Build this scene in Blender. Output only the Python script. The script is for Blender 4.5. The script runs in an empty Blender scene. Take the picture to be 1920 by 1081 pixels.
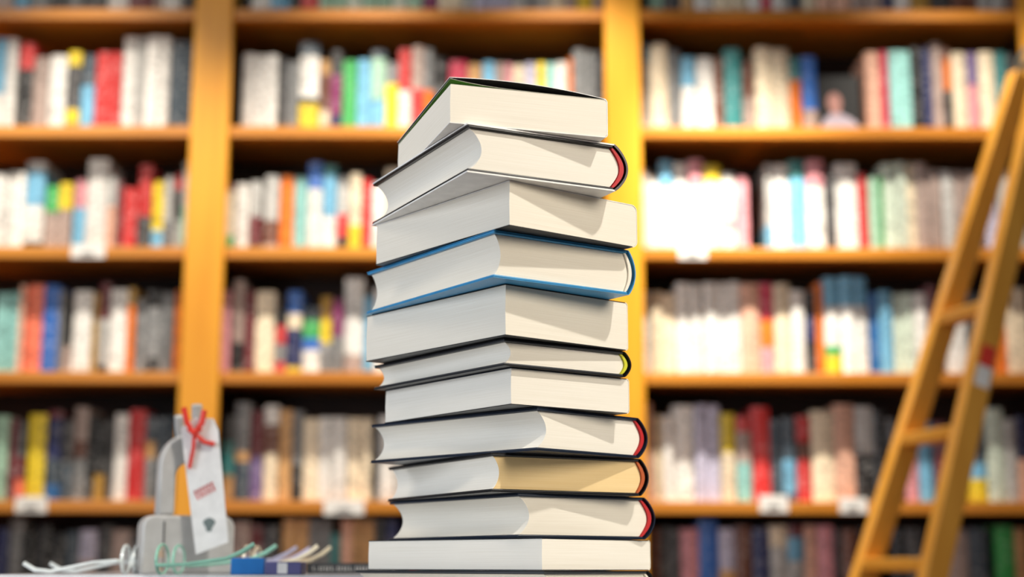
import bpy, bmesh, math, random
from mathutils import Vector, Matrix, Euler

scene = bpy.context.scene
COL = scene.collection
R = math.radians
random.seed(7)

# ---------------------------------------------------------------- camera
CAM_Z = 0.80
cam_data = bpy.data.cameras.new('camera')
cam = bpy.data.objects.new('camera', cam_data)
COL.objects.link(cam)
cam.location = (0, 0, CAM_Z)
cam.rotation_euler = (Matrix.Rotation(R(90 + 10.7337), 3, 'X') @ Matrix.Rotation(R(0.1), 3, 'Z')).to_euler()
cam_data.sensor_width = 36
cam_data.lens = 2745.5 / 1920 * 36
cam_data.clip_start = 0.05
cam_data.dof.use_dof = True
cam_data.dof.focus_distance = 1.27
cam_data.dof.aperture_fstop = 3.2
scene.camera = cam

# ---------------------------------------------------------------- look and light
scene.view_settings.view_transform = 'Standard'
scene.view_settings.look = 'None'
scene.view_settings.gamma = 1
scene.view_settings.use_curve_mapping = False
scene.view_settings.exposure = 0.0

world = bpy.data.worlds.new('world')
scene.world = world
world.use_nodes = True
world.node_tree.nodes['Background'].inputs[0].default_value = (0.92, 0.95, 1.0, 1)
world.node_tree.nodes['Background'].inputs[1].default_value = 0.10

def lamp(name, kind, loc, target, power, color, size=0.1, spot=60, blend=0.6, size_y=None):
    d = bpy.data.lights.new(name, kind)
    d.energy = power; d.color = color
    if kind == 'SPOT':
        d.spot_size = R(spot); d.spot_blend = blend; d.shadow_soft_size = size
    elif kind == 'AREA':
        d.shape = 'RECTANGLE'; d.size = size; d.size_y = size_y or size
    else:
        d.shadow_soft_size = size
    o = bpy.data.objects.new(name, d); COL.objects.link(o)
    o.location = loc
    o.rotation_euler = (Vector(target) - Vector(loc)).to_track_quat('-Z', 'Y').to_euler()
    return o

KEY_DIR = Vector((0.46, -0.38, 0.80)).normalized()
KEY_LOC = Vector((0.0, 1.25, 1.0)) + KEY_DIR * 2.35
lamp('ceiling_spot_over_table', 'SPOT', KEY_LOC, (0, 1.3, 1.0), 152, (1.0, 0.95, 0.87), 0.045, 50, 0.5)
lf = lamp('left_fill', 'AREA', (-2.1, 0.15, 1.35), (0, 1.25, 1.0), 15.0, (0.83, 0.90, 1.0), 1.2, size_y=1.4)  # added cool fill from the left for the fore-edges
lf.data.spread = R(110)
rf = lamp('room_fill', 'AREA', (1.7, -0.3, 2.0), (0.1, 1.4, 1.05), 8.0, (1.0, 0.90, 0.76), 1.4, size_y=1.0)
rf.data.spread = R(70)
lamp('shelf_fill', 'AREA', (-1.6, 1.5, 2.74), (0.0, 3.7, 1.2), 21, (1.0, 0.90, 0.78), 2.2, size_y=0.4)  # added soft fill to lift the shaded upper halves of the shelf books
for x, pw in ((-1.75, 90), (-1.15, 110), (-0.40, 140), (0.15, 150), (1.15, 125)):
    lamp('ceiling_spot_over_shelves', 'SPOT', (x, 3.27, 2.76), (x, 3.27 + 0.5 * 0.98, 1.0), pw, (1.0, 0.91, 0.77), 0.03, 72, 1.0)
lamp('ceiling_spot_over_shelves', 'SPOT', (0.60, 3.27, 2.76), (0.60, 3.82, 1.2), 220, (1.0, 0.92, 0.78), 0.03, 50, 1.0)

# ---------------------------------------------------------------- material helpers
def srgb(c):
    return tuple(((v / 255) / 12.92 if v / 255 <= 0.04045 else ((v / 255 + 0.055) / 1.055) ** 2.4) for v in c) + (1,)

def new_mat(name, rough=0.5, spec=0.5):
    m = bpy.data.materials.new(name); m.use_nodes = True
    nt = m.node_tree; b = nt.nodes['Principled BSDF']
    b.inputs['Roughness'].default_value = rough
    b.inputs['Specular IOR Level'].default_value = spec
    return m, nt, b

def noise_mix(nt, bsdf, c1, c2, scale, vec_scale, detail=4, lo=0.35, hi=0.65, bump=0.0, bump_dist=0.001, coord='Object'):
    tc = nt.nodes.new('ShaderNodeTexCoord')
    mp = nt.nodes.new('ShaderNodeMapping'); mp.inputs['Scale'].default_value = vec_scale
    nz = nt.nodes.new('ShaderNodeTexNoise'); nz.inputs['Scale'].default_value = scale; nz.inputs['Detail'].default_value = detail
    rp = nt.nodes.new('ShaderNodeValToRGB')
    rp.color_ramp.elements[0].position = lo; rp.color_ramp.elements[0].color = c1
    rp.color_ramp.elements[1].position = hi; rp.color_ramp.elements[1].color = c2
    nt.links.new(tc.outputs[coord], mp.inputs['Vector'])
    nt.links.new(mp.outputs[0], nz.inputs['Vector'])
    nt.links.new(nz.outputs['Fac'], rp.inputs['Fac'])
    nt.links.new(rp.outputs[0], bsdf.inputs['Base Color'])
    if bump:
        bp = nt.nodes.new('ShaderNodeBump'); bp.inputs['Strength'].default_value = bump; bp.inputs['Distance'].default_value = bump_dist
        nt.links.new(nz.outputs['Fac'], bp.inputs['Height']); nt.links.new(bp.outputs[0], bsdf.inputs['Normal'])
    return nz, rp

def wood(name, c1, c2, axis, rough=0.38):
    m, nt, b = new_mat(name, rough)
    s = [14, 14, 14]; s[axis] = 1.1
    noise_mix(nt, b, srgb(c1), srgb(c2), 1.6, s, 6, 0.3, 0.72, 0.12, 0.002)
    return m

def plain(name, c, rough=0.5, spec=0.5, metal=0.0, var=0.06):
    m, nt, b = new_mat(name, rough, spec)
    a = srgb(c); lo = tuple(v * (1 - var) for v in a[:3]) + (1,); hi = tuple(min(1, v * (1 + var)) for v in a[:3]) + (1,)
    noise_mix(nt, b, lo, hi, 60, (1, 1, 1), 3)
    b.inputs['Metallic'].default_value = metal
    return m

def paper(name, c1, c2):
    # stacked sheets: very fine lines across the thickness, long along the sheets
    m, nt, b = new_mat(name, 0.75, 0.2)
    nz, rp = noise_mix(nt, b, srgb(c1), srgb(c2), 1.0, (9, 9, 1500), 5, 0.30, 0.70, 0.12, 0.0003)
    return m

MAT = {
    'wood_v': wood('honey_pine_upright', (214, 142, 26), (232, 164, 42), 2),
    'wood_h': wood('honey_pine_shelf', (182, 112, 30), (206, 136, 44), 0),
    'ladder': wood('ladder_pine', (212, 146, 44), (230, 166, 62), 2),
    'wood_dark': wood('shade_dark_wood', (42, 22, 10), (58, 32, 14), 2, 0.6),  # dark tone stands in for the shade inside the bookcase
    'floor': wood('floorboard_oak', (120, 84, 50), (148, 106, 66), 1, 0.4),
    'wall': plain('wall_paint', (196, 186, 170), 0.8),
    'paper_cream': paper('page_paper_cream', (232, 224, 208), (241, 235, 221)),
    'paper_white': paper('page_paper_white', (232, 226, 212), (241, 236, 225)),
    'paper_tan': paper('page_paper_tan', (236, 204, 146), (244, 216, 164)),
    'black': plain('black_cover', (22, 22, 25), 0.35),
    'charcoal': plain('charcoal_cover', (48, 50, 54), 0.4),
    'navy': plain('navy_cover', (30, 40, 56), 0.3),
    'blue': plain('blue_jacket', (62, 146, 196), 0.35),
    'white_card': plain('white_card', (236, 235, 232), 0.45),
    'cream_card': plain('cream_card', (236, 228, 212), 0.5),
    'red_liner': plain('red_liner', (186, 30, 34), 0.6),
    'orange_liner': plain('rust_liner', (186, 84, 30), 0.6),
    'green_liner': plain('lime_liner', (206, 204, 40), 0.6),
    'green_sheet': plain('green_endpaper', (76, 140, 30), 0.6),
    'grey_plastic': plain('grey_plastic', (196, 194, 190), 0.32),
    'grey_laminate': plain('grey_laminate', (206, 208, 212), 0.35),
    'table': plain('table_laminate', (180, 182, 186), 0.4),
    'steel': plain('brushed_steel', (150, 150, 140), 0.35, metal=0.9),
    'red': plain('red_ribbon', (226, 56, 40), 0.5),
    'ink': plain('dark_ink', (60, 60, 64), 0.6),
    'ink_red': plain('red_ink', (214, 60, 50), 0.6),
    'ink_grey': plain('grey_green_ink', (110, 122, 120), 0.6),
    'skin': plain('portrait_print_skin', (196, 142, 132), 0.5),
    'shirt': plain('portrait_print_shirt', (186, 178, 196), 0.5),
    'mint_frame': plain('mint_frame_plastic', (150, 206, 184), 0.2),
    'pearl_frame': plain('pearl_frame_plastic', (226, 232, 230), 0.18),
    'lilac_frame': plain('lilac_frame_plastic', (190, 192, 224), 0.2),
    'cream_frame': plain('cream_frame_plastic', (240, 228, 200), 0.2),
    'dark_green': plain('dark_green_plastic', (16, 60, 46), 0.3),
    'blue_box': plain('blue_box_card', (34, 112, 186), 0.4),
    'violet_box': plain('slate_violet_card', (92, 92, 140), 0.4),
}
g, nt, b = new_mat('spectacle_lens', 0.02)
b.inputs['Transmission Weight'].default_value = 1.0; b.inputs['IOR'].default_value = 1.45
noise_mix(nt, b, (0.93, 0.97, 0.96, 1), (0.98, 1, 1, 1), 20, (1, 1, 1))
MAT['lens'] = g

PAL = {'w': (236, 234, 230), 'c': (236, 220, 192), 'g': (190, 190, 188), 'G': (122, 124, 126), 'k': (26, 26, 28), 's': (62, 76, 88),
       'd': (66, 66, 68), 'n': (30, 38, 88), 'b': (44, 104, 190), 'B': (120, 184, 220), 't': (48, 128, 130), 'T': (150, 208, 204),
       'r': (200, 44, 44), 'R': (104, 30, 38), 'p': (222, 152, 162), 'P': (124, 34, 92), 'y': (232, 204, 50), 'o': (232, 122, 34),
       'e': (58, 164, 84), 'E': (170, 210, 186), 'm': (212, 226, 210), 'h': (204, 158, 104), 'H': (108, 64, 46), 'l': (190, 188, 212),
       'u': (24, 96, 160), 'q': (245, 128, 98), 'v': (112, 92, 140), 'a': (176, 156, 148), 'f': (232, 182, 158), 'C': (190, 34, 72), 'M': (172, 132, 40)}
CNAME = {'w': 'white', 'c': 'cream', 'g': 'light grey', 'G': 'grey', 'k': 'black', 's': 'slate', 'd': 'charcoal', 'n': 'navy', 'b': 'blue',
         'B': 'light blue', 't': 'teal', 'T': 'pale aqua', 'r': 'red', 'R': 'maroon', 'p': 'pink', 'P': 'plum', 'y': 'yellow', 'o': 'orange',
         'e': 'green', 'E': 'pale green', 'm': 'off-white', 'h': 'tan', 'H': 'brown', 'l': 'lavender', 'u': 'deep blue', 'q': 'coral',
         'v': 'violet', 'a': 'taupe', 'f': 'peach', 'C': 'crimson', 'M': 'mustard'}

def spine_mat(code):
    key = 'spine_' + code
    if key in MAT: return MAT[key]
    m, nt, b = new_mat('cover_' + CNAME[code].replace(' ', '_').replace('-', '_'), 0.42)
    base = srgb(PAL[code]); lum = sum(base[:3]) / 3
    other = tuple(v * 0.55 for v in base[:3]) + (1,) if lum > 0.30 else tuple(min(1, v + 0.16) for v in base[:3]) + (1,)
    tc = nt.nodes.new('ShaderNodeTexCoord'); oi = nt.nodes.new('ShaderNodeObjectInfo')
    # printed lettering: short blots strung down the middle of the spine
    cmb = nt.nodes.new('ShaderNodeVectorMath'); cmb.operation = 'ADD'
    mul = nt.nodes.new('ShaderNodeVectorMath'); mul.operation = 'SCALE'; mul.inputs['Scale'].default_value = 37.0
    nt.links.new(oi.outputs['Random'], mul.inputs[0])
    nt.links.new(tc.outputs['Object'], cmb.inputs[0]); nt.links.new(mul.outputs[0], cmb.inputs[1])
    mp = nt.nodes.new('ShaderNodeMapping'); mp.inputs['Scale'].default_value = (60, 60, 90)
    nz = nt.nodes.new('ShaderNodeTexNoise'); nz.inputs['Scale'].default_value = 1.0; nz.inputs['Detail'].default_value = 2
    nt.links.new(cmb.outputs[0], mp.inputs['Vector']); nt.links.new(mp.outputs[0], nz.inputs['Vector'])
    rp = nt.nodes.new('ShaderNodeValToRGB')
    rp.color_ramp.elements[0].position = 0.56; rp.color_ramp.elements[0].color = (0, 0, 0, 1)
    rp.color_ramp.elements[1].position = 0.60; rp.color_ramp.elements[1].color = (1, 1, 1, 1)
    nt.links.new(nz.outputs['Fac'], rp.inputs['Fac'])
    mx = nt.nodes.new('ShaderNodeMix'); mx.data_type = 'RGBA'
    mx.inputs['A'].default_value = base; mx.inputs['B'].default_value = other
    nt.links.new(rp.outputs[0], mx.inputs['Factor'])
    hs = nt.nodes.new('ShaderNodeHueSaturation')
    mr = nt.nodes.new('ShaderNodeMapRange'); mr.inputs['To Min'].default_value = 0.86; mr.inputs['To Max'].default_value = 1.10
    nt.links.new(oi.outputs['Random'], mr.inputs['Value']); nt.links.new(mr.outputs[0], hs.inputs['Value'])
    nt.links.new(mx.outputs['Result'], hs.inputs['Color']); nt.links.new(hs.outputs[0], b.inputs['Base Color'])
    MAT[key] = m
    return m

# ---------------------------------------------------------------- object helpers
def empty(name, loc, rz=0.0, label=None, cat=None, group=None):
    o = bpy.data.objects.new(name, None); COL.objects.link(o)
    o.empty_display_size = 0.05
    o.location = loc; o.rotation_euler = (0, 0, rz)
    tag(o, label, cat, group)
    return o

def tag(o, label=None, cat=None, group=None, kind=None):
    if label: o['label'] = label
    if cat: o['category'] = cat
    if group: o['group'] = group
    if kind: o['kind'] = kind
    return o

def finish(name, bm, mats, parent=None, bevel=0.0, sharp=30, seg=2):
    bmesh.ops.recalc_face_normals(bm, faces=bm.faces)
    for f in bm.faces: f.smooth = True
    for e in bm.edges:
        if len(e.link_faces) != 2 or e.calc_face_angle(0) > R(sharp): e.smooth = False
    me = bpy.data.meshes.new(name); bm.to_mesh(me); bm.free()
    for m in (mats if isinstance(mats, (list, tuple)) else [mats]): me.materials.append(m)
    o = bpy.data.objects.new(name, me); COL.objects.link(o)
    if parent: o.parent = parent
    if bevel:
        md = o.modifiers.new('bevel', 'BEVEL'); md.width = bevel; md.segments = seg; md.limit_method = 'ANGLE'; md.angle_limit = R(40)
    return o

def add_box(bm, x0, x1, y0, y1, z0, z1, mi=0, mat=None):
    vs = [bm.verts.new((x, y, z)) for x in (x0, x1) for y in (y0, y1) for z in (z0, z1)]
    if mat is not None:
        for v in vs: v.co = mat @ v.co
    fs = [(0, 1, 3, 2), (4, 6, 7, 5), (0, 4, 5, 1), (2, 3, 7, 6), (0, 2, 6, 4), (1, 5, 7, 3)]
    for f in fs:
        fc = bm.faces.new([vs[i] for i in f]); fc.material_index = mi
    return vs

def box(name, x0, x1, y0, y1, z0, z1, m, parent=None, bevel=0.0):
    bm = bmesh.new(); add_box(bm, x0, x1, y0, y1, z0, z1)
    return finish(name, bm, m, parent, bevel)

def add_extrude(bm, prof, a0, a1, axis='y', mi=0):
    # closed outline prof [(u,v)] pushed along an axis; axis y: (u,z), axis z: (u,y), axis x: (y,z)
    def P(u, v, a):
        return (u, a, v) if axis == 'y' else (u, v, a) if axis == 'z' else (a, u, v)
    A = [bm.verts.new(P(u, v, a0)) for u, v in prof]; B = [bm.verts.new(P(u, v, a1)) for u, v in prof]
    n = len(prof)
    for i in range(n):
        f = bm.faces.new((A[i], A[(i + 1) % n], B[(i + 1) % n], B[i])); f.material_index = mi
    for L in (A[::-1], B):
        f = bm.faces.new(L); f.material_index = mi
    return A, B

def add_tube(bm, pts, r, seg=10, radii=None, closed=False):
    pts = [Vector(p) for p in pts]; n = len(pts); rings = []
    for i, p in enumerate(pts):
        if closed: d = pts[(i + 1) % n] - pts[i - 1]
        else: d = pts[min(i + 1, n - 1)] - pts[max(i - 1, 0)]
        q = d.to_track_quat('Z', 'Y'); rr = radii[i] if radii else r
        rings.append([bm.verts.new(p + q @ Vector((math.cos(t) * rr, math.sin(t) * rr, 0))) for t in [2 * math.pi * k / seg for k in range(seg)]])
    last = n if closed else n - 1
    for i in range(last):
        A, B = rings[i], rings[(i + 1) % n]
        # match twist
        best = min(range(seg), key=lambda s: sum((A[k].co - B[(k + s) % seg].co).length for k in range(0, seg, 2)))
        for k in range(seg):
            bm.faces.new((A[k], A[(k + 1) % seg], B[(k + 1 + best) % seg], B[(k + best) % seg]))
    if not closed:
        bm.faces.new(rings[0][::-1]); bm.faces.new(rings[-1])

def arc(n, f):
    return [f(i / n) for i in range(n + 1)]

# ---------------------------------------------------------------- the room
bm = bmesh.new(); add_box(bm, -4, 4, -3, 4.13, -0.05, 0)
tag(finish('floor', bm, MAT['floor']), kind='structure')
bm = bmesh.new(); add_box(bm, -4, 4, 4.13, 4.23, 0, 3.1)
tag(finish('wall_back', bm, MAT['wall']), kind='structure')

# ---------------------------------------------------------------- the bookcase
SHELF_Y = 3.760            # front plane of shelves and posts
SHELF_C = [2.2683, 1.9383, 1.6083, 1.2782, 0.9482, 0.6181, 0.288]
BAYS = {'l': (-1.868, -0.8576), 'm': (-0.7551, 0.2484), 'r': (0.3437, 1.3696)}
case = empty('bookcase', (0, SHELF_Y + 0.16, 0), 0, 'long honey-coloured wooden bookcase along the back wall, full of books', 'bookcase')
def W(x, y, z): return (x, y - SHELF_Y - 0.16, z)
def case_box(name, x0, x1, y0, y1, z0, z1, m, bevel=0.002, label=None):
    o = box(name, x0, x1, y0 - SHELF_Y - 0.16, y1 - SHELF_Y - 0.16, z0, z1, m, case, bevel)
    if label: o['label'] = label
    return o
for x0, x1 in ((-1.963, -1.868), (-0.8576, -0.7551), (0.2484, 0.3437), (1.3696, 1.465)):
    c = (x0 + x1) / 2
    case_box('post', x0, x1, SHELF_Y - 0.012, SHELF_Y + 0.012, 0.0, 2.72, MAT['wood_v'], 0.004)
    case_box('partition', c - 0.016, c + 0.016, SHELF_Y + 0.012, SHELF_Y + 0.32, 0.0, 2.70, MAT['wood_dark'], 0, 'inner upright, dark with painted-in shade')
for bay, (x0, x1) in BAYS.items():
    cx0, cx1 = x0 - 0.031, x1 + 0.031
    for zc in SHELF_C:
        bm = bmesh.new()
        add_box(bm, x0, x1, -0.16, -0.13, zc - 0.016, zc + 0.015)
        add_box(bm, cx0, cx1, -0.147, 0.15, zc - 0.010, zc + 0.015)
        finish('shelf', bm, MAT['wood_h'], case, 0.002)
case_box('back_panel', -1.95, 1.45, SHELF_Y + 0.32, SHELF_Y + 0.335, 0.0, 2.70, MAT['wood_dark'], 0, 'back panel, dark with painted-in shade')
case_box('cornice', -1.99, 1.49, SHELF_Y - 0.03, SHELF_Y + 0.335, 2.72, 2.76, MAT['wood_h'], 0.004)
case_box('plinth', -1.963, 1.465, SHELF_Y + 0.03, SHELF_Y + 0.05, 0.0, 0.26, MAT['wood_h'], 0.0)

# ---------------------------------------------------------------- books on the shelves (x from, x to, height, colour bands top to bottom; a few upper bands are shade put into the colour)
ROWS = [
    (0, "l", "-1.441 -1.376 0.244 a; -1.374 -1.332 0.227 B; -1.330 -1.273 0.225 G; -1.271 -1.228 0.226 d; -1.226 -1.184 0.214 G; -1.182 -1.118 0.202 d; -1.116 -1.059 0.238 w; -1.057 -0.992 0.213 R; -0.990 -0.968 0.245 a; -0.966 -0.915 0.229 w; -0.913 -0.883 0.209 d"),
    (0, "m", "-0.776 -0.748 0.209 M; -0.746 -0.723 0.220 k; -0.721 -0.667 0.222 w; -0.665 -0.615 0.210 B; -0.613 -0.584 0.220 k; -0.582 -0.534 0.229 r; -0.532 -0.497 0.219 E; -0.495 -0.457 0.210 E; -0.455 -0.416 0.208 m; -0.414 -0.374 0.202 E; -0.372 -0.333 0.211 E; -0.331 -0.290 0.224 m; -0.288 -0.249 0.235 E; -0.247 -0.206 0.219 P; -0.204 -0.172 0.212 c; -0.170 -0.138 0.215 c; -0.136 -0.106 0.240 g; -0.104 -0.070 0.214 l; -0.068 -0.036 0.205 l; -0.034 -0.002 0.226 l; -0.000 0.033 0.243 g; 0.035 0.067 0.229 G; 0.069 0.101 0.239 g; 0.103 0.146 0.232 c; 0.148 0.175 0.202 a; 0.177 0.220 0.217 y; 0.222 0.251 0.219 a"),
    (0, "r", "0.357 0.370 0.242 k; 0.372 0.412 0.226 E; 0.414 0.463 0.242 d; 0.465 0.500 0.207 h; 0.502 0.552 0.213 w; 0.554 0.604 0.221 c; 0.606 0.645 0.241 c; 0.647 0.685 0.214 w; 0.687 0.715 0.219 C; 0.717 0.759 0.210 w; 0.761 0.796 0.236 s; 0.798 0.840 0.236 c; 0.842 0.885 0.215 f; 0.887 0.932 0.218 f; 0.934 0.973 0.222 a; 0.975 1.018 0.239 a; 1.020 1.050 0.213 n; 1.052 1.099 0.228 w; 1.101 1.151 0.209 M; 1.153 1.210 0.218 k; 1.212 1.284 0.228 H; 1.286 1.323 0.235 g; 1.325 1.365 0.212 g; 1.367 1.399 0.239 H"),
    (1, "l", "-1.415 -1.385 0.263 B6w4; -1.383 -1.353 0.263 w; -1.347 -1.307 0.252 r3k7; -1.305 -1.263 0.209 a; -1.261 -1.215 0.215 w; -1.212 -1.177 0.226 y2d6y2d1; -1.175 -1.138 0.219 s4B6; -1.135 -1.100 0.225 r; -1.099 -1.067 0.225 r; -1.065 -1.032 0.271 w; -1.030 -1.000 0.268 g; -0.998 -0.964 0.270 w; -0.962 -0.936 0.270 w; -0.934 -0.897 0.259 s; -0.895 -0.871 0.256 s"),
    (1, "m", "-0.737 -0.703 0.223 w; -0.701 -0.671 0.218 w; -0.669 -0.642 0.220 w; -0.638 -0.616 0.210 d; -0.614 -0.584 0.198 G; -0.580 -0.528 0.254 s2w6k1y4; -0.525 -0.497 0.205 h2H5c3; -0.495 -0.465 0.231 d3P5n2; -0.463 -0.425 0.205 e; -0.423 -0.388 0.208 B; -0.386 -0.347 0.235 s1E5B4; -0.345 -0.312 0.196 G3y7; -0.310 -0.276 0.236 r5w5; -0.274 -0.241 0.242 a5r5; -0.239 -0.216 0.236 G5o5; -0.214 -0.179 0.214 k; -0.172 -0.123 0.205 C; -0.121 -0.083 0.196 h; -0.081 -0.049 0.199 B; -0.047 -0.022 0.195 a; -0.020 -0.000 0.196 p; 0.002 0.033 0.193 c; 0.035 0.065 0.198 l; 0.067 0.089 0.197 y; 0.091 0.115 0.198 T; 0.117 0.150 0.201 w; 0.152 0.164 0.209 o; 0.166 0.199 0.236 G; 0.201 0.224 0.233 G; 0.226 0.247 0.230 d"),
    (1, "r", "0.337 0.375 0.255 B2w8; 0.377 0.423 0.252 c; 0.424 0.459 0.237 G; 0.462 0.498 0.213 B4w6; 0.500 0.549 0.216 w; 0.551 0.575 0.213 H; 0.577 0.623 0.237 t; 0.629 0.659 0.207 H5a5; 0.663 0.709 0.244 c; 0.711 0.755 0.238 c; 0.757 0.788 0.216 t3o7; 0.790 0.828 0.216 b7a3; 0.963 1.002 0.229 f; 1.004 1.024 0.232 C; 1.027 1.086 0.232 T; 1.088 1.120 0.244 k; 1.122 1.144 0.247 n; 1.146 1.175 0.257 a; 1.177 1.198 0.244 H1o3k4; 1.201 1.240 0.229 c; 1.242 1.271 0.229 v4p6; 1.273 1.314 0.229 c; 1.318 1.349 0.229 t; 1.351 1.372 0.226 d"),
    (2, "l", "-1.396 -1.359 0.212 w; -1.357 -1.330 0.217 w; -1.328 -1.307 0.215 w; -1.306 -1.256 0.245 g1B4w4k1; -1.253 -1.220 0.179 e4a6; -1.218 -1.182 0.187 y4a6; -1.177 -1.145 0.198 p4B6; -1.143 -1.089 0.254 w; -1.087 -1.063 0.205 g4f6; -1.061 -1.046 0.191 R; -1.044 -1.007 0.173 r; -1.005 -0.969 0.238 r6d4; -0.967 -0.937 0.194 y7B3; -0.935 -0.909 0.206 g6G4; -0.907 -0.886 0.213 r2k4g4; -0.884 -0.870 0.243 g5E5"),
    (2, "m", "-0.775 -0.744 0.184 H1c6e2; -0.742 -0.707 0.184 w; -0.705 -0.674 0.194 g5R4k1; -0.664 -0.626 0.206 g6H3a1; -0.624 -0.588 0.209 o; -0.587 -0.551 0.206 T; -0.548 -0.511 0.244 b3w7; -0.509 -0.473 0.236 t1B5w4; -0.471 -0.440 0.207 g5r3k2; -0.436 -0.405 0.214 c6y3; -0.404 -0.377 0.199 r; -0.375 -0.344 0.185 w; -0.341 -0.300 0.229 c; -0.298 -0.250 0.220 g; -0.248 -0.214 0.240 w; -0.212 -0.164 0.217 R; -0.162 -0.130 0.232 B; -0.128 -0.081 0.231 g; -0.079 -0.044 0.231 a; -0.042 -0.011 0.204 r4w6; -0.009 0.033 0.206 R; 0.035 0.075 0.236 R; 0.077 0.121 0.214 s; 0.123 0.156 0.215 s; 0.158 0.206 0.220 a"),
    (2, "r", "0.331 0.369 0.226 w; 0.371 0.394 0.211 w; 0.396 0.432 0.250 B3w7; 0.434 0.471 0.245 w; 0.473 0.514 0.253 p3w7; 0.516 0.560 0.238 y2w8; 0.562 0.600 0.216 w6p1w3; 0.602 0.635 0.209 p; 0.680 0.697 0.241 g7B3; 0.699 0.743 0.241 w; 0.745 0.788 0.250 t2B8; 0.790 0.837 0.253 p3w7; 0.846 0.868 0.209 d; 0.870 0.928 0.245 w; 0.930 0.954 0.217 r; 0.958 0.984 0.205 E; 0.986 0.994 0.205 e; 0.996 1.031 0.246 m; 1.033 1.060 0.246 m; 1.062 1.086 0.247 c; 1.088 1.119 0.247 a; 1.121 1.154 0.227 a; 1.156 1.186 0.224 g; 1.188 1.222 0.224 a; 1.224 1.257 0.222 a; 1.272 1.303 0.239 l; 1.308 1.350 0.225 g; 1.352 1.379 0.222 g"),
    (3, "l", "-1.364 -1.334 0.214 T; -1.332 -1.304 0.217 T; -1.302 -1.289 0.236 f; -1.287 -1.242 0.239 q; -1.240 -1.199 0.236 b; -1.197 -1.185 0.221 G; -1.183 -1.161 0.074 a; -1.159 -1.111 0.221 w; -1.110 -1.093 0.217 M; -1.091 -1.065 0.243 R4g5k1; -1.063 -1.017 0.225 w; -1.015 -0.996 0.229 M2o8; -0.994 -0.969 0.200 G; -0.967 -0.929 0.222 k2G6k2; -0.927 -0.892 0.215 G; -0.890 -0.868 0.222 o"),
    (3, "m", "-0.780 -0.743 0.222 p; -0.740 -0.709 0.251 a6k3; -0.707 -0.681 0.222 R; -0.678 -0.628 0.222 c; -0.624 -0.597 0.179 k3r3G3r2; -0.593 -0.556 0.222 b3c2n5y1; -0.554 -0.508 0.179 s2e3b2w4; -0.506 -0.477 0.208 M3y3G4; -0.475 -0.446 0.201 P5G5; -0.444 -0.394 0.259 w8a2; -0.392 -0.366 0.208 B; -0.364 -0.335 0.230 w; -0.332 -0.294 0.226 h; -0.292 -0.251 0.233 B; -0.249 -0.206 0.236 R; -0.204 -0.161 0.202 B; -0.159 -0.120 0.218 k5G5; -0.118 -0.075 0.218 h; -0.073 -0.035 0.226 R; -0.034 0.008 0.199 w; 0.010 0.043 0.235 h; 0.045 0.087 0.214 B; 0.089 0.140 0.205 s; 0.142 0.178 0.207 a; 0.180 0.214 0.218 a"),
    (3, "r", "0.328 0.365 0.224 w; 0.367 0.398 0.220 c; 0.400 0.432 0.217 c; 0.435 0.471 0.246 w; 0.473 0.503 0.243 w; 0.507 0.548 0.246 w; 0.550 0.574 0.246 w; 0.576 0.605 0.249 w; 0.606 0.654 0.243 f; 0.656 0.692 0.246 C4o3p3; 0.694 0.737 0.244 c; 0.739 0.772 0.225 w; 0.775 0.803 0.225 k3n3k4; 0.805 0.824 0.247 o; 0.827 0.869 0.261 B3w4e1y2; 0.872 0.906 0.264 B3w7; 0.908 0.942 0.264 B3w7; 0.948 0.970 0.221 u; 0.972 1.004 0.224 B; 1.006 1.034 0.218 m; 1.036 1.063 0.218 m; 1.065 1.097 0.218 w; 1.099 1.125 0.240 R; 1.147 1.198 0.226 w; 1.203 1.231 0.226 d; 1.233 1.266 0.219 k; 1.269 1.305 0.204 o; 1.307 1.329 0.226 c; 1.331 1.364 0.233 c"),
    (4, "l", "-1.347 -1.309 0.219 E; -1.307 -1.287 0.212 R; -1.285 -1.264 0.205 d5R3q3; -1.258 -1.212 0.224 y; -1.209 -1.172 0.233 R1n5s3u2; -1.170 -1.144 0.212 d5s4; -1.142 -1.107 0.244 a4H2G5; -1.105 -1.086 0.219 k; -1.084 -1.057 0.205 k6M3; -1.055 -1.035 0.212 d; -1.033 -0.999 0.226 w; -0.997 -0.954 0.236 r; -0.951 -0.927 0.219 s3h2G5; -0.925 -0.895 0.216 s; -0.893 -0.870 0.219 s"),
    (4, "m", "-0.755 -0.722 0.220 d3t4h3; -0.720 -0.683 0.255 G5h1s4; -0.681 -0.647 0.234 R5v5; -0.645 -0.609 0.248 w2H3c5; -0.607 -0.573 0.237 h; -0.571 -0.545 0.234 G6k4; -0.543 -0.503 0.214 c; -0.502 -0.470 0.217 w; -0.468 -0.429 0.217 w; -0.427 -0.393 0.215 c; -0.391 -0.364 0.215 c; -0.360 -0.348 0.206 k; -0.347 -0.304 0.220 w; -0.301 -0.252 0.223 g; -0.250 -0.205 0.216 t; -0.203 -0.159 0.207 B; -0.157 -0.119 0.221 c; -0.117 -0.086 0.204 a; -0.084 -0.043 0.201 t; -0.041 -0.001 0.231 s; 0.001 0.038 0.222 h; 0.040 0.069 0.234 s; 0.071 0.104 0.222 r4w6; 0.106 0.150 0.235 s; 0.152 0.194 0.221 g"),
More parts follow.
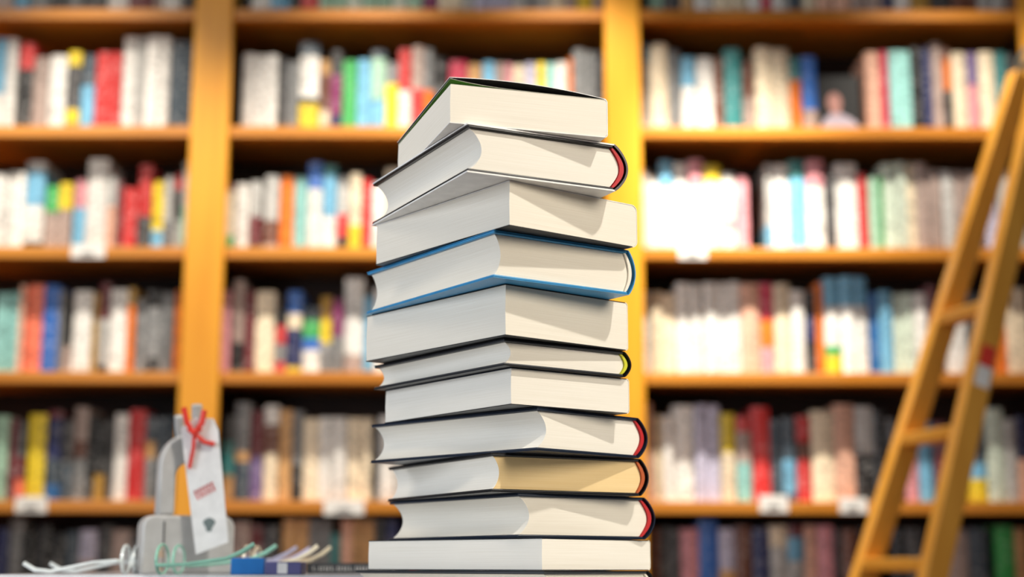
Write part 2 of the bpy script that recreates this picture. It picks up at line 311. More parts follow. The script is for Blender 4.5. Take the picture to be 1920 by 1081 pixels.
    (4, "r", "0.344 0.366 0.256 f; 0.367 0.392 0.224 c; 0.394 0.418 0.222 w; 0.420 0.474 0.250 w; 0.477 0.510 0.252 l; 0.511 0.543 0.251 l; 0.545 0.581 0.229 y4c5; 0.585 0.623 0.222 r2a4T5; 0.626 0.673 0.247 r; 0.676 0.703 0.215 s; 0.705 0.737 0.219 s5B4n1; 0.740 0.778 0.222 r3H2r5; 0.781 0.839 0.236 c; 0.841 0.892 0.253 f; 0.893 0.943 0.248 g5k5; 0.945 0.976 0.237 k; 0.978 1.004 0.216 d; 1.025 1.055 0.195 p; 1.057 1.096 0.209 B; 1.101 1.135 0.209 R; 1.191 1.232 0.202 s5B2y3; 1.235 1.280 0.244 m; 1.282 1.312 0.216 g; 1.316 1.343 0.223 n5f5"),
    (5, "l", "-1.323 -1.293 0.260 n; -1.292 -1.258 0.285 G; -1.256 -1.228 0.247 k; -1.226 -1.187 0.267 k5R5; -1.185 -1.149 0.247 k; -1.147 -1.111 0.254 s; -1.109 -1.067 0.257 l3a7; -1.065 -1.030 0.267 d; -1.028 -0.982 0.257 a; -0.980 -0.952 0.247 d; -0.950 -0.914 0.247 k; -0.912 -0.880 0.247 k"),
    (5, "m", "-0.720 -0.674 0.278 a; -0.672 -0.641 0.268 R; -0.639 -0.600 0.268 d; -0.589 -0.556 0.291 h; -0.554 -0.524 0.291 h; -0.522 -0.495 0.296 G; -0.493 -0.466 0.294 G; -0.464 -0.442 0.248 t; -0.440 -0.412 0.296 f; -0.410 -0.382 0.296 h; -0.380 -0.354 0.294 h; -0.352 -0.324 0.292 k; -0.322 -0.293 0.282 n4a6; -0.290 -0.242 0.239 r4w6; -0.240 -0.208 0.253 t; -0.206 -0.169 0.246 R; -0.167 -0.132 0.254 k5G5; -0.130 -0.093 0.251 t; -0.092 -0.062 0.250 w; -0.060 -0.012 0.258 s; -0.010 0.035 0.253 t; 0.037 0.070 0.246 a; 0.072 0.120 0.257 c; 0.121 0.152 0.264 w; 0.154 0.191 0.240 r4w6"),
    (5, "r", "0.359 0.380 0.263 H; 0.382 0.405 0.266 d3h2; 0.407 0.432 0.263 d; 0.434 0.481 0.263 p; 0.483 0.531 0.301 b; 0.534 0.574 0.263 l4h6; 0.576 0.618 0.270 H4h2; 0.620 0.662 0.264 n; 0.663 0.708 0.270 c2g8; 0.710 0.749 0.271 R1B2g6; 0.751 0.786 0.271 f; 0.788 0.828 0.271 p; 0.830 0.847 0.264 k; 0.849 0.888 0.261 H; 0.890 0.929 0.264 k; 0.984 1.011 0.264 k; 1.013 1.059 0.264 d; 1.121 1.175 0.262 a; 1.177 1.223 0.265 s5G5; 1.244 1.291 0.271 e; 1.293 1.325 0.265 h"),
]

ROWNAME = {0: 'top shelf cut by the frame', 1: 'first full shelf down', 2: 'second full shelf down', 3: 'third full shelf down', 4: 'fourth full shelf down', 5: 'lowest shelf'}
BAYNAME = {'l': 'left bay', 'm': 'middle bay', 'r': 'right bay'}
ORD = ['first', 'second', 'third', 'fourth', 'fifth', 'sixth', 'seventh', 'eighth', 'ninth', 'tenth', 'eleventh', 'twelfth', 'thirteenth',
       'fourteenth', 'fifteenth', 'sixteenth', 'seventeenth', 'eighteenth', 'nineteenth', 'twentieth'] + ['%d-th' % i for i in range(21, 80)]

def parse(c):
    if len(c) == 1: return [(c, 1.0)]
    out = [(c[i], float(c[i + 1])) for i in range(0, len(c), 2)]
    s = sum(v for _, v in out)
    return [(k, v / s) for k, v in out]

def shelf_book(x0, x1, h, bands, y, z, rz):
    """A standing book, spine towards the room: rounded spine, two boards, page block set in at the top."""
    w = x1 - x0; t = min(0.0025, w * 0.12); dep = 0.135 + random.random() * 0.03; bul = min(0.006, w * 0.22)
    n = 6
    outer = [(-w / 2, dep), (-w / 2, bul)] + [(-w / 2 + w * k / n, bul - bul * math.sin(math.pi * k / n)) for k in range(1, n)] + [(w / 2, bul), (w / 2, dep)]
    inner = [(w / 2 - t, dep), (w / 2 - t, bul + t)] + [(w / 2 - t - (w - 2 * t) * k / n, bul + t - bul * math.sin(math.pi * k / n)) for k in range(1, n)] + [(-w / 2 + t, bul + t), (-w / 2 + t, dep)]
    prof = outer + inner
    bm = bmesh.new()
    codes = []
    zs = [h]
    for c, f in bands:
        if c not in codes: codes.append(c)
        zs.append(zs[-1] - f * h)
    zs[-1] = 0
    rings = [[bm.verts.new((u, v, zz)) for u, v in prof] for zz in zs]
    m = len(prof)
    for i, (c, f) in enumerate(bands):
        for k in range(m):
            fc = bm.faces.new((rings[i][k], rings[i][(k + 1) % m], rings[i + 1][(k + 1) % m], rings[i + 1][k])); fc.material_index = codes.index(c)
    no = len(outer)
    for rg, c in ((rings[0], bands[0][0]), (rings[-1], bands[-1][0])):
        for k in range(no - 1):
            fc = bm.faces.new((rg[k], rg[k + 1], rg[m - 2 - k], rg[m - 1 - k])); fc.material_index = codes.index(c)
    pi = len(codes)
    add_box(bm, -w / 2 + t * 1.02, w / 2 - t * 1.02, bul + t * 1.3, dep - 0.004, 0.003, h - 0.004, pi)
    o = finish('book', bm, [spine_mat(c) for c in codes] + [MAT['paper_cream']])
    o.location = ((x0 + x1) / 2, y, z); o.rotation_euler = (0, 0, 0)
    return o

def ordn(i): return ORD[i]

for row, bay, data in ROWS:
    items = []
    for it in data.split(';'):
        a, b_, h, c = it.split()
        items.append([float(a), float(b_), float(h), c])
    lo, hi = BAYS[bay][0] - 0.030, BAYS[bay][1] + 0.030
    px = lo; clean = []
    for x0, x1, h, c in items:
        x0 = max(x0, px + 0.0006); x1 = min(x1, hi)
        if x1 - x0 < 0.008: continue
        clean.append((x0, x1, min(h, 0.285), c)); px = x1
    descs = []
    for x0, x1, h, c in clean:
        bd = parse(c); names = []
        for k, f in bd:
            if CNAME[k] not in names and f > 0.13: names.append(CNAME[k])
        descs.append((' and '.join(names[:2]) if len(names) < 3 else ', '.join(names[:3])))
    for i, (x0, x1, h, c) in enumerate(clean):
        d = descs[i]; same = [j for j in range(len(clean)) if descs[j] == d]
        size = 'thick ' if x1 - x0 > 0.042 else 'thin ' if x1 - x0 < 0.021 else ''
        if len(same) == 1:
            lab = '%s%s book on the %s, %s' % (size, d, ROWNAME[row], BAYNAME[bay])
        else:
            lab = '%s %s book from the left, %s, %s' % (ordn(same.index(i)), d, ROWNAME[row], BAYNAME[bay])
        y = SHELF_Y + 0.050 + random.random() * 0.014
        o = shelf_book(x0, x1, h, parse(c), y, SHELF_C[row] + 0.0155, 0)
        tag(o, lab, 'book', 'books standing on the %s, %s' % (ROWNAME[row], BAYNAME[bay]))

# a book turned face-out: dark cover with a printed head-and-shoulders portrait
fo = empty('face_out_book', (0.893, SHELF_Y + 0.075, SHELF_C[1] + 0.0175), 0, 'black book turned face-out with a portrait photograph on its cover', 'book')
tilt = Matrix.Rotation(R(-4), 4, 'X')
def fpart(name, m, prof, y0, y1):
    bm = bmesh.new(); add_extrude(bm, prof, y0, y1, 'y')
    bmesh.ops.transform(bm, matrix=tilt, verts=bm.verts)
    return finish(name, bm, m, fo)
fpart('cover', MAT['black'], [(-0.058, 0), (0.058, 0), (0.058, 0.170), (-0.058, 0.170)], 0, 0.004)
fpart('page_block', MAT['paper_cream'], [(-0.056, 0.002), (0.056, 0.002), (0.056, 0.168), (-0.056, 0.168)], 0.0042, 0.024)
fpart('portrait_shirt', MAT['shirt'], [(-0.050, 0.002), (0.046, 0.002), (0.050, 0.028), (0.030, 0.046), (0.006, 0.058), (-0.022, 0.060), (-0.040, 0.044), (-0.052, 0.022)], -0.0006, 0)
fpart('portrait_face', MAT['skin'], [(-0.012 + 0.020 * math.cos(t), 0.092 + 0.028 * math.sin(t)) for t in [2 * math.pi * k / 20 for k in range(20)]], -0.0006, 0)
fpart('portrait_neck', MAT['skin'], [(-0.020, 0.058), (0.004, 0.058), (0.002, 0.068), (-0.020, 0.068)], -0.0007, -0.00005)

# shelf-edge cards
for (x0, x1, z0, z1, lab) in [(-1.157, -1.068, 1.592, 1.628, 'white shelf-edge card under the white book, second full shelf, left bay'),
        (-1.261, -1.180, 0.932, 0.972, 'white shelf-edge card below the yellow book, fourth full shelf, left bay'),
        (-0.477, -0.375, 0.928, 0.964, 'white shelf-edge card on the fourth full shelf, middle bay, left of the stack'),
        (0.437, 0.512, 1.592, 1.628, 'white shelf-edge card on the second full shelf, right bay'),
        (0.630, 0.703, 0.936, 0.978, 'white shelf-edge card below the red book, fourth full shelf, right bay'),
        (0.833, 0.903, 0.934, 0.972, 'white shelf-edge card beside the ladder, fourth full shelf, right bay')]:
    t = empty('shelf_label', ((x0 + x1) / 2, SHELF_Y - 0.0020, z0), 0, lab, 'label', 'white cards clipped to the shelf edges')
    w = (x1 - x0) / 2; hh = z1 - z0
    box('card', -w, w, -0.001, 0.0018, 0, hh, MAT['white_card'], t, 0.0004)
    bm = bmesh.new(); add_box(bm, -w * 0.45, w * 0.4, -0.0014, -0.0009, hh * 0.16, hh * 0.30)
    add_box(bm, -w * 0.3, w * 0.3, -0.0014, -0.0009, hh * 0.38, hh * 0.44)
    finish('print', bm, MAT['ink'], t)

# ---------------------------------------------------------------- the ladder
TH, BX, BY, LEAN, SEP, FW, SD, Z1, DZ, TP = 1.30186, 0.76902, 3.36490, 0.34645, 0.31907, 0.03670, 0.05312, 0.00518, 0.29717, 0.06896
r_ = Vector((math.cos(TH), -math.sin(TH), 0)); nn = Vector((-math.sin(TH), -math.cos(TH), 0))
up = -nn * math.sin(LEAN) + Vector((0, 0, 1)) * math.cos(LEAN)
dep = -(nn * math.cos(LEAN) + Vector((0, 0, 1)) * math.sin(LEAN))
base = Vector((BX, BY, CAM_Z))
s_floor = -CAM_Z / math.cos(LEAN); s_top = 1.25
foot = base + up * s_floor + r_ * (SEP / 2)
ladder = empty('library_ladder', (foot.x, foot.y, 0), 0, 'leaning honey-coloured wooden library ladder in front of the right bay', 'ladder')
def rail(side):
    bm = bmesh.new(); vs = []
    for s in (s_floor, s_top):
        off = TP * s if side == 0 else SEP - FW - TP * s
        for a in (0, FW):
            for d in (0, SD):
                p = base + up * s + r_ * (off + a) + dep * d
                if s == s_floor: p = p + up * ((0.0 - p.z) / up.z)
                vs.append(bm.verts.new(p - ladder.location))
    for f in [(0, 1, 3, 2), (4, 6, 7, 5), (0, 4, 5, 1), (2, 3, 7, 6), (0, 2, 6, 4), (1, 5, 7, 3)]:
        bm.faces.new([vs[i] for i in f])
    return finish('side_rail', bm, MAT['ladder'], ladder, 0.003)
rails = [rail(0), rail(1)]
for k in range(-2, 3):
    s = Z1 + k * DZ
    a = base + up * s + r_ * (FW + TP * s - 0.002); b_ = base + up * s + r_ * (SEP - FW - TP * s + 0.002)
    M = Matrix.Identity(4)
    bm = bmesh.new(); vs = []
    fwd = Vector((-nn.x, -nn.y, 0))
    for p in (a, b_):
        for u in (0.002, 0.050):
            for v in (-0.014, 0.014):
                vs.append(bm.verts.new(p + fwd * u + Vector((0, 0, v)) - ladder.location))
    for f in [(0, 1, 3, 2), (4, 6, 7, 5), (0, 4, 5, 1), (2, 3, 7, 6), (0, 2, 6, 4), (1, 5, 7, 3)]:
        bm.faces.new([vs[i] for i in f])
    finish('rung', bm, MAT['ladder'], ladder, 0.004)
# red and white sticker on the outer side of the near rail
def rail_quad(name, s0, s1, d0, d1, m):
    bm = bmesh.new()
    def P(s, d, o): return base + up * s + r_ * (SEP - TP * s + o) + dep * d - ladder.location
    A = [bm.verts.new(P(s, d, 0.0002)) for s, d in ((s0, d0), (s1, d0), (s1, d1), (s0, d1))]
    B = [bm.verts.new(P(s, d, 0.0008)) for s, d in ((s0, d0), (s1, d0), (s1, d1), (s0, d1))]
    bm.faces.new(A); bm.faces.new(B[::-1])
    for i in range(4): bm.faces.new((A[i], B[i], B[(i + 1) % 4], A[(i + 1) % 4]))
    return finish(name, bm, m, ladder)
rail_quad('sticker', 0.415, 0.462, 0.010, 0.046, MAT['white_card'])['label'] = 'white lower half of sticker'
rail_quad('sticker', 0.463, 0.510, 0.010, 0.046, MAT['red'])['label'] = 'red upper half of sticker'
# hook and rail the ladder hangs from
bm = bmesh.new()
top = base + up * (s_top - 0.02) + dep * 0.03
for side in (0, 1):
    off = TP * s_top + FW / 2 if side == 0 else SEP - FW / 2 - TP * s_top
    p = top + r_ * off - ladder.location
    add_tube(bm, [p, p + Vector((0, 0, 0.055)), p + Vector((0.02, 0.005, 0.088)), p + Vector((0.05, 0.013, 0.093)), p + Vector((0.076, 0.020, 0.078)), p + Vector((0.080, 0.021, 0.045))], 0.006, 8)
finish('hook', bm, MAT['steel'], ladder)['label'] = 'grey metal hooks'
c0 = top + r_ * (0.02) + Vector((0.044, 0.012, 0.062)); c1 = top + r_ * 0.30 + Vector((0.044, 0.012, 0.062))
bm = bmesh.new(); add_tube(bm, [c0, c1], 0.011, 12)
bar = finish('ladder_rail', bm, MAT['steel'])
tag(bar, 'grey metal bar that the ladder hooks over, top right', 'rail')
# bracket that carries the bar on the bookcase
bm = bmesh.new(); add_tube(bm, [c0 + Vector((0, 0, 0)), Vector((1.40, SHELF_Y - 0.024, c0.z + 0.05))], 0.009, 10)
br = finish('bracket', bm, MAT['steel']); br.parent = bar

# ---------------------------------------------------------------- the table and the stack of books
TABLE_Z = 0.7605
table = empty('display_table', (0.02, 1.34, 0), 0, 'grey display table under the stack of books', 'table')
box('tabletop', -0.42, 0.42, -0.26, 0.22, TABLE_Z - 0.03, TABLE_Z, MAT['table'], table, 0.003)
for sx in (-1, 1):
    for sy in (-0.22, 0.18):
        box('leg', sx * 0.38 - 0.02, sx * 0.38 + 0.02, sy - 0.02, sy + 0.02, 0, TABLE_Z - 0.03, MAT['steel'], table, 0.002)

def page_outline(x0, x1, z0, z1, conc, conv, n=14):
    pts = []
    for i in range(n + 1):                       # fore edge, top to bottom
        u = i / n; pts.append((x0 + conc * math.sin(math.pi * u) ** 0.8, z1 + (z0 - z1) * u))
    for i in range(n + 1):                       # spine side, bottom to top
        u = i / n; pts.append((x1 + conv * math.sin(math.pi * u), z0 + (z1 - z0) * u))
    return pts

def hardcover(rank, loc, yaw, w, l, t, label, paper_m, board_m, jacket_m, liner_m, bulge=0.011, conc=0.011, jt=0.0005, fore_m=None, spine_m=None):
    t -= 0.0004
    o = empty('hardcover_book', loc, R(yaw), label, 'book', 'books in the tall stack on the table')
    bt = 0.0022
    lip = 0.0035
    hx = w - 0.003
    # page block
    bm = bmesh.new(); add_extrude(bm, page_outline(lip, hx - 0.0042, bt + jt + 0.0002, t - bt - jt - 0.0002, conc, bulge * 0.86), lip, l - lip)
    for f in bm.faces:
        if max(v.co.x for v in f.verts) < w * 0.5: f.material_index = 1
    finish('page_block', bm, [paper_m, fore_m or paper_m], o, sharp=40)
    # boards with softly rounded rims
    for z0 in (jt, t - jt - bt):
        box('cover_board', 0.0004, hx - 0.0015, 0.0004, l - 0.0004, z0, z0 + bt, board_m, o, 0.0008)
    # jacket: thin wrap over both boards and around the spine
    n = 18
    def sp(off, u): return (hx + off + bulge * math.sin(math.pi * u) ** 0.85, jt * 0 + t * u)
    outer = [(0, t), (hx, t)] + [(hx + (bulge + 0.002) * math.sin(math.pi * i / n) ** 0.8, t * (1 - i / n)) for i in range(1, n)] + [(hx, 0), (0, 0)]
    k = jt
    inner = [(0, k), (hx - k, k)] + [(hx - k - 0.0006 + (bulge + 0.002) * math.sin(math.pi * i / n) ** 0.8, k + (t - 2 * k) * (i / n)) for i in range(1, n)] + [(hx - k, t - k), (0, t - k)]
    bm = bmesh.new()
    m = len(outer)
    def ring(y): return [bm.verts.new((u, y, v)) for u, v in outer], [bm.verts.new((u, y, v)) for u, v in inner]
    o0, i0 = ring(0); o1, i1 = ring(l)
    for j in range(m - 1):
        bm.faces.new((o0[j], o0[j + 1], o1[j + 1], o1[j])); bm.faces.new((i0[j], i1[j], i1[j + 1], i0[j + 1]))
        bm.faces.new((o0[j], i0[m - 1 - j], i0[m - 2 - j], o0[j + 1])); bm.faces.new((o1[j], o1[j + 1], i1[m - 2 - j], i1[m - 1 - j]))
    bm.faces.new((o0[0], o1[0], i1[m - 1], i0[m - 1])); bm.faces.new((o0[m - 1], i0[0], i1[0], o1[m - 1]))
    for f in bm.faces:
        if min(v.co.x for v in f.verts) > hx - 0.002: f.material_index = 1
    finish('dust_jacket', bm, [jacket_m, spine_m or jacket_m], o, sharp=40)
    # liner band between pages and spine
    hb = [(hx - 0.0041 + bulge * 0.88 * math.sin(math.pi * i / n), bt + (t - 2 * bt) * i / n) for i in range(n + 1)]
    ho = [(hx - 0.0026 + (bulge + 0.0012) * math.sin(math.pi * i / n) ** 0.85, bt + (t - 2 * bt) * i / n) for i in range(n + 1)][::-1]
    bm = bmesh.new(); add_extrude(bm, hb + ho, 0.0016, l - 0.0016)
    finish('spine_liner', bm, liner_m, o, sharp=40)
    return o

def paperback(rank, loc, yaw, w, l, t, label, paper_m, top_m, bottom_m, spine_m, round_=0.003):
    t -= 0.0004
    o = empty('paperback_book', loc, R(yaw), label, 'book', 'books in the tall stack on the table')
    ct = 0.0007
    n = 6; z0, z1 = ct, t - ct
    pts = [(0.0006, z1), (0.0002, z1 * 0.5 + z0 * 0.5), (0.0006, z0)]
    rr = round_
    prof = pts + [(w - ct - rr + rr * math.sin(math.pi / 2 * i / n), z0 + rr * (1 - math.cos(math.pi / 2 * i / n))) for i in range(n + 1)] \
        + [(w - ct - rr + rr * math.cos(math.pi / 2 * i / n), z1 - rr + rr * math.sin(math.pi / 2 * i / n)) for i in range(n + 1)]
    bm = bmesh.new(); add_extrude(bm, prof, 0.0003, l - 0.0003)
    finish('page_block', bm, paper_m, o, sharp=40)
    if top_m:
        bm = bmesh.new(); add_box(bm, 0, w - rr, 0, l, t - ct, t)
        finish('front_cover', bm, top_m, o)
    bm = bmesh.new(); add_box(bm, 0, w - rr, 0, l, 0, ct)
    finish('back_cover', bm, bottom_m, o)
    a = [(w - rr + rr * math.sin(math.pi / 2 * i / n), rr * (1 - math.cos(math.pi / 2 * i / n))) for i in range(n + 1)] \
        + [(w - rr + rr * math.cos(math.pi / 2 * i / n), t - rr + rr * math.sin(math.pi / 2 * i / n)) for i in range(n + 1)]
    c = [(w - rr + (rr - ct) * math.cos(math.pi / 2 * i / n), t - rr + (rr - ct) * math.sin(math.pi / 2 * i / n)) for i in range(n, -1, -1)] \
        + [(w - rr + (rr - ct) * math.sin(math.pi / 2 * i / n), rr - (rr - ct) * math.cos(math.pi / 2 * i / n)) for i in range(n, -1, -1)]
    bm = bmesh.new(); add_extrude(bm, a + c, 0, l)
    finish('spine_cover', bm, spine_m, o)
    return o

M = MAT
hardcover(12, (0.028, 1.27, TABLE_Z), 48, 0.150, 0.240, 0.0360, 'bottom book of the stack, dark cover, lying directly on the table', M['paper_cream'], M['charcoal'], M['black'], M['cream_card'])
paperback(11, (0.0261, 1.2797, 0.7965), 46.60, 0.1507, 0.2262, 0.0280, 'pale paperback just above the dark bottom book of the stack', M['paper_white'], M['black'], M['charcoal'], M['cream_card'])
hardcover(10, (0.0055, 1.2943, 0.8245), 34.75, 0.1466, 0.2251, 0.0390, 'navy hardcover with red spine lining, third book up from the table', M['paper_cream'], M['navy'], M['navy'], M['red_liner'])
hardcover(9, (-0.0178, 1.2820, 0.8635), 28.19, 0.1578, 0.2263, 0.0343, 'dark hardcover with yellowed tan pages and rust lining, low in the stack', M['paper_tan'], M['black'], M['black'], M['orange_liner'], 0.007, 0.006, fore_m=M['paper_white'])
hardcover(8, (0.0219, 1.2605, 0.8978), 44.21, 0.1355, 0.2285, 0.0375, 'navy-edged hardcover with red lining resting on the tan-paged book', M['paper_white'], M['navy'], M['navy'], M['red_liner'])
paperback(7, (-0.0008, 1.2444, 0.9354), 35.63, 0.1319, 0.2093, 0.0322, 'pale paperback under the thin dark-edged hardcover in the stack', M['paper_white'], M['navy'], M['black'], M['cream_card'])
hardcover(6, (-0.0068, 1.2339, 0.9675), 35.69, 0.1369, 0.2178, 0.0238, 'thinnest hardcover of the stack, dark boards and lime spine lining', M['paper_white'], M['charcoal'], M['black'], M['green_liner'], 0.006, 0.006)
paperback(5, (-0.0056, 1.2211, 0.9914), 39.05, 0.1426, 0.2125, 0.0445, 'thick cream paperback directly under the blue hardcover', M['paper_cream'], M['black'], M['black'], M['cream_card'])
hardcover(4, (-0.0156, 1.1935, 1.0359), 34.06, 0.1469, 0.2206, 0.0408, 'hardcover in a bright blue jacket, fourth book from the top', M['paper_cream'], M['blue'], M['blue'], M['cream_card'], 0.006, 0.006)
paperback(3, (-0.0023, 1.1799, 1.0767), 37.47, 0.1428, 0.2062, 0.0390, 'cream paperback between the blue hardcover and the white-jacketed hardcover', M['paper_cream'], M['white_card'], M['black'], M['cream_card'], 0.006)
hardcover(2, (-0.0367, 1.1555, 1.1157), 26.37, 0.1428, 0.2162, 0.0422, 'white-jacketed hardcover with black boards and red lining, second from top', M['paper_white'], M['black'], M['white_card'], M['red_liner'], jt=0.0013, spine_m=M['black'])
top_book = paperback(1, (-0.0514, 1.1573, 1.1579), 17.67, 0.1393, 0.1870, 0.0345, 'topmost book of the stack, thick paperback with its front cover curling up', M['paper_cream'], None, M['white_card'], M['white_card'])
# its lifted front cover (white outside, black inside) and the green sheet below it
def lifted(name, lift, z, curve, m_top, m_low, th, dx, fade):
    bm = bmesh.new(); n = 16; w, l = 0.1393, 0.1870
    up_, lo_ = [], []
    for j in (0, 1):
        for i in range(n + 1):
            x = (w - 0.0015) * i / n; u = 1 - i / n
            zz = z + lift(u) * (1 - fade * j)
            up_.append(bm.verts.new((x - dx * (i == 0), j * l, zz + th))); lo_.append(bm.verts.new((x - dx * (i == 0), j * l, zz)))
    k = n + 1
    for i in range(n):
        f = bm.faces.new((up_[i], up_[i + 1], up_[k + i + 1], up_[k + i])); f.material_index = 0
        f = bm.faces.new((lo_[i], lo_[k + i], lo_[k + i + 1], lo_[i + 1])); f.material_index = 1
        f = bm.faces.new((up_[i], lo_[i], lo_[i + 1], up_[i + 1])); f.material_index = 0
        f = bm.faces.new((up_[k + i], up_[k + i + 1], lo_[k + i + 1], lo_[k + i])); f.material_index = 0
    bm.faces.new((up_[0], up_[k], lo_[k], lo_[0])); bm.faces.new((up_[n], lo_[n], lo_[k + n], up_[k + n]))
    return finish(name, bm, [m_top, m_low], top_book)
TT = 0.0345 - 0.0004 - 0.0007
lifted('front_cover', lambda u: 0.0204 * u - 0.0153 * u * u, TT + 0.0003, 0, M['white_card'], M['black'], 0.0005, 0.0006, 0.7)['label'] = 'curled front cover, white outside and black inside'
lifted('endpaper', lambda u: 0.0046 * u ** 5, TT, 0, M['cream_card'], M['green_sheet'], 0.0002, 0, 1.0)['label'] = 'green endpaper under the curled cover'

# ---------------------------------------------------------------- counter with the small goods, behind the stack
CT = 0.7905
counter = empty('display_counter', (-0.22, 1.9, 0), 0, 'grey counter behind the stack carrying the spectacles and the grey stand', 'counter')
box('countertop', -0.335, 0.24, -0.325, 0.25, CT - 0.025, CT, MAT['grey_laminate'], counter, 0.003)
box('cabinet', -0.30, 0.21, -0.30, 0.23, 0, CT - 0.025, MAT['grey_laminate'], counter, 0.003)

# padlock-shaped grey stand
st = empty('grey_stand', (-0.378, 1.72, CT), R(24), 'grey plastic stand with a tall arched handle, on the counter', 'stand')
def rounded(x0, x1, z0, z1, r, n=6, bottom=True):
    pts = []
    for cx, cz, a0 in ((x1 - r, z1 - r, 0), (x0 + r, z1 - r, 90)):
        pts += [(cx + r * math.cos(R(a0 + 90 * i / n)), cz + r * math.sin(R(a0 + 90 * i / n))) for i in range(n + 1)]
    pts += [(x0, z0), (x1, z0)]
    return pts
bm = bmesh.new(); add_extrude(bm, rounded(-0.049, 0.058, 0, 0.067, 0.014), 0, 0.036)
finish('body', bm, MAT['grey_plastic'], st, 0.003)
bm = bmesh.new(); add_box(bm, -0.0255, -0.0240, -0.0006, 0.0, 0.004, 0.060)
finish('groove', bm, MAT['charcoal'], st)
bm = bmesh.new()
def arch(rx, top, n=18): return [(0.002 + rx * math.cos(math.pi * i / n), top - rx * 1.15 + rx * 1.15 * math.sin(math.pi * i / n)) for i in range(n + 1)]
oa = [(0.0355, 0.067)] + arch(0.0335, 0.162) + [(-0.0315, 0.067)]
ia = [(-0.0125, 0.067)] + arch(0.0145, 0.128)[::-1] + [(0.0165, 0.067)]
bm = bmesh.new(); m = len(oa)
rg = [[bm.verts.new((u, y, v)) for u, v in L] for y in (0.004, 0.030) for L in (oa, ia)]
for j in range(m - 1):
    bm.faces.new((rg[0][j], rg[0][j + 1], rg[1][m - 2 - j], rg[1][m - 1 - j]))
    bm.faces.new((rg[2][j], rg[3][m - 1 - j], rg[3][m - 2 - j], rg[2][j + 1]))
    bm.faces.new((rg[0][j], rg[2][j], rg[2][j + 1], rg[0][j + 1]))
    bm.faces.new((rg[1][j], rg[1][j + 1], rg[3][j + 1], rg[3][j]))
bm.faces.new((rg[0][0], rg[1][m - 1], rg[3][m - 1], rg[2][0])); bm.faces.new((rg[0][m - 1], rg[2][m - 1], rg[3][0], rg[1][0]))
finish('arched_handle', bm, MAT['grey_plastic'], st, 0.003, sharp=35)
bm = bmesh.new()
add_tube(bm, [(-0.006, 0.020, 0.156), (-0.010, 0.012, 0.170), (-0.012, 0.006, 0.182)], 0.0055, 12)
add_tube(bm, [(0.012, 0.020, 0.156), (0.010, 0.010, 0.180), (0.008, 0.004, 0.196)], 0.0062, 12)
finish('prong', bm, MAT['grey_plastic'], st)

# white hanging tag with red ribbon
tg = empty('paper_tag', (-0.358, 1.706, CT + 0.022), 0, 'white paper tag with red print, tied with red ribbon to the grey stand', 'tag')
quad = [(-0.004, 0.000), (0.033, 0.014), (0.0165, 0.142), (0.010, 0.156), (-0.012, 0.157), (-0.0275, 0.145)]
bm = bmesh.new(); add_extrude(bm, quad, 0, 0.0012)
finish('card', bm, MAT['white_card'], tg, 0.0003)
bm = bmesh.new()
# letter-like strokes of a slanted red word
RM = Matrix.Translation((-0.004, -0.0005, 0.062)) @ Matrix.Rotation(R(-28), 4, 'Y')
for k in range(6):
    x = k * 0.0042
    add_box(bm, x, x + 0.0016, 0, 0.0004, 0, 0.0110, mat=RM); add_box(bm, x, x + 0.0032, 0, 0.0004, 0.0094, 0.0110, mat=RM)
    if k % 2: add_box(bm, x, x + 0.0028, 0, 0.0004, 0.0035, 0.0044, mat=RM)
finish('red_print', bm, MAT['ink_red'], tg)
bm = bmesh.new()
add_extrude(bm, [(0.010 + 0.006 * math.cos(t) * (1 + 0.35 * math.sin(3 * t)), 0.034 + 0.008 * math.sin(t)) for t in [2 * math.pi * k / 18 for k in range(18)]], -0.0004, 0)
finish('emblem', bm, MAT['ink_grey'], tg)
rb = bmesh.new()
add_tube(rb, [(-0.024, -0.004, 0.168), (-0.019, -0.006, 0.150), (-0.010, -0.007, 0.138), (-0.002, -0.006, 0.150), (0.000, -0.004, 0.165)], 0.0034, 8)
add_tube(rb, [(-0.010, -0.006, 0.138), (-0.011, -0.004, 0.120), (-0.015, -0.003, 0.098)], 0.0021, 8)
add_tube(rb, [(-0.010, -0.006, 0.138), (0.002, -0.004, 0.128), (0.013, -0.003, 0.126)], 0.0027, 8)
add_tube(rb, [(-0.016, -0.005, 0.144), (-0.010, -0.008, 0.138), (-0.004, -0.005, 0.145)], 0.004, 8)
finish('ribbon', rb, MAT['red'], tg)['label'] = 'red ribbon bow'

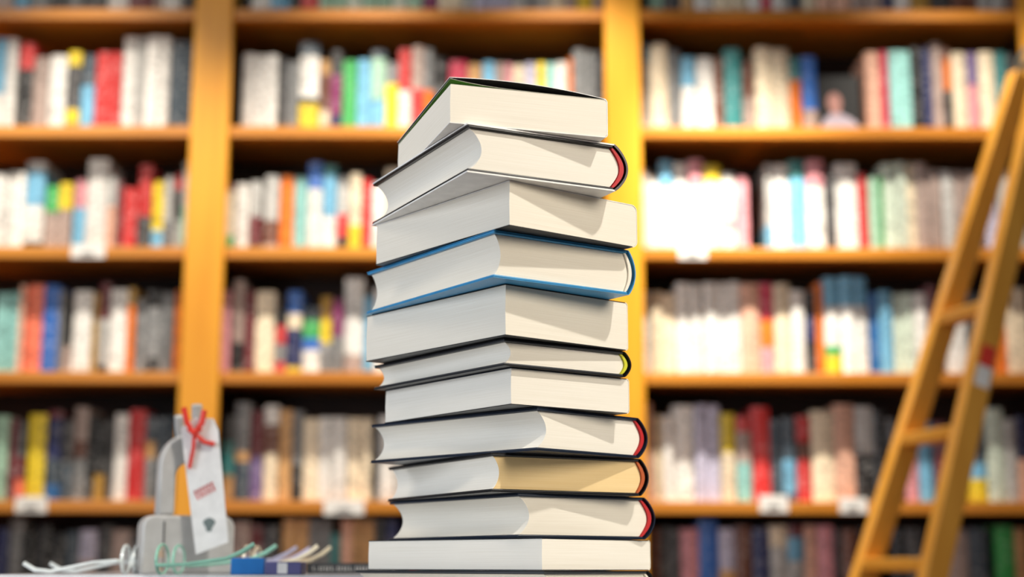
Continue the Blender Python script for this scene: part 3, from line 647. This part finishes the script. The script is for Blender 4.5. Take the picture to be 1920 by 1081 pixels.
# reading glasses lying on the counter
def glasses(loc, rz, frame_m, tip_m, label, tz=(0.024, 0.025, 0.024, 0.018, 0.011, 0.0026), arm=0.125):
    o = empty('reading_glasses', loc, rz, label, 'glasses', 'reading glasses lying on the counter')
    for sx in (-1, 1):
        bm = bmesh.new()
        pts = [(sx * 0.034 + 0.024 * math.cos(t), 0, 0.0185 + 0.0155 * math.sin(t)) for t in [2 * math.pi * k / 24 for k in range(24)]]
        add_tube(bm, pts, 0.0018, 8, closed=True); finish('rim', bm, frame_m, o)
        bm = bmesh.new(); add_extrude(bm, [(sx * 0.034 + 0.0235 * math.cos(t), 0.0185 + 0.015 * math.sin(t)) for t in [2 * math.pi * k / 24 for k in range(24)]], -0.0006, 0.0006)
        finish('lens', bm, MAT['lens'], o)
        bm = bmesh.new()
        add_tube(bm, [(sx * 0.057, 0, tz[0]), (sx * 0.062, 0.004, tz[1]), (sx * 0.062, 0.03, tz[2]), (sx * 0.062, arm * 0.72, tz[3]), (sx * 0.061, arm * 0.88, tz[4]), (sx * 0.060, arm, tz[5])], 0.0022, 8,
                 radii=[0.0018, 0.0020, 0.0018, 0.0022, 0.0026, 0.0024])
        finish('temple', bm, frame_m, o)
    bm = bmesh.new(); add_tube(bm, [(-0.011, 0, 0.022), (-0.005, 0, 0.026), (0.005, 0, 0.026), (0.011, 0, 0.022)], 0.0018, 8)
    finish('bridge', bm, frame_m, o)
    return o
def flip(o, h=0.0265):
    o.rotation_euler = (math.pi, 0, o.rotation_euler[2]); o.location.z += h
g1 = glasses((-0.434, 1.700, CT), R(-86), MAT['pearl_frame'], None, 'pearl-white reading glasses at the left end of the counter', tz=(0.021, 0.020, 0.022, 0.0318, 0.030, 0.0228), arm=0.105)
g2 = glasses((-0.372, 1.625, CT), R(88), MAT['mint_frame'], None, 'mint green reading glasses in front of the grey stand', arm=0.104)
g3 = glasses((-0.368, 1.890, CT), R(90), MAT['lilac_frame'], None, 'lilac reading glasses behind the cream pair', arm=0.104)
g4 = glasses((-0.306, 1.757, CT), R(90), MAT['cream_frame'], None, 'cream reading glasses nearest the stack of books', arm=0.085)
for gl in (g1, g2, g3, g4): flip(gl, 0.0348)

def small_box(name, loc, rz, sx, sy, sz, m, label, cat, stripe=None):
    o = empty(name, loc, rz, label, cat)
    box('body', -sx / 2, sx / 2, -sy / 2, sy / 2, 0, sz, m, o, 0.001)
    if stripe:
        box('panel', -sx * 0.15, sx * 0.12, -sy / 2 - 0.0005, -sy / 2, sz * 0.1, sz * 0.9, stripe, o)
    return o
small_box('glasses_case', (-0.286, 1.622, CT), R(4), 0.036, 0.026, 0.018, MAT['blue_box'], 'bright blue spectacle case beside the white paper tag', 'case')
small_box('glasses_case', (-0.246, 1.622, CT), R(-3), 0.040, 0.026, 0.014, MAT['violet_box'], 'slate violet spectacle case with a white panel', 'case', MAT['white_card'])
bk = small_box('lying_book', (-0.185, 1.80, CT), R(2), 0.120, 0.05, 0.0130, MAT['charcoal'], 'thin dark book lying on the counter just left of the stack', 'book')
bm = bmesh.new()
for k in range(14):
    x = -0.052 + k * 0.0072
    add_box(bm, x, x + 0.0044, -0.0256, -0.0250, 0.0040, 0.0046); add_box(bm, x, x + 0.0010, -0.0256, -0.0250, 0.0040, 0.0092)
    if k % 3: add_box(bm, x + 0.0034, x + 0.0044, -0.0256, -0.0250, 0.0040, 0.0092)
finish('title_lettering', bm, MAT['grey_plastic'], bk)
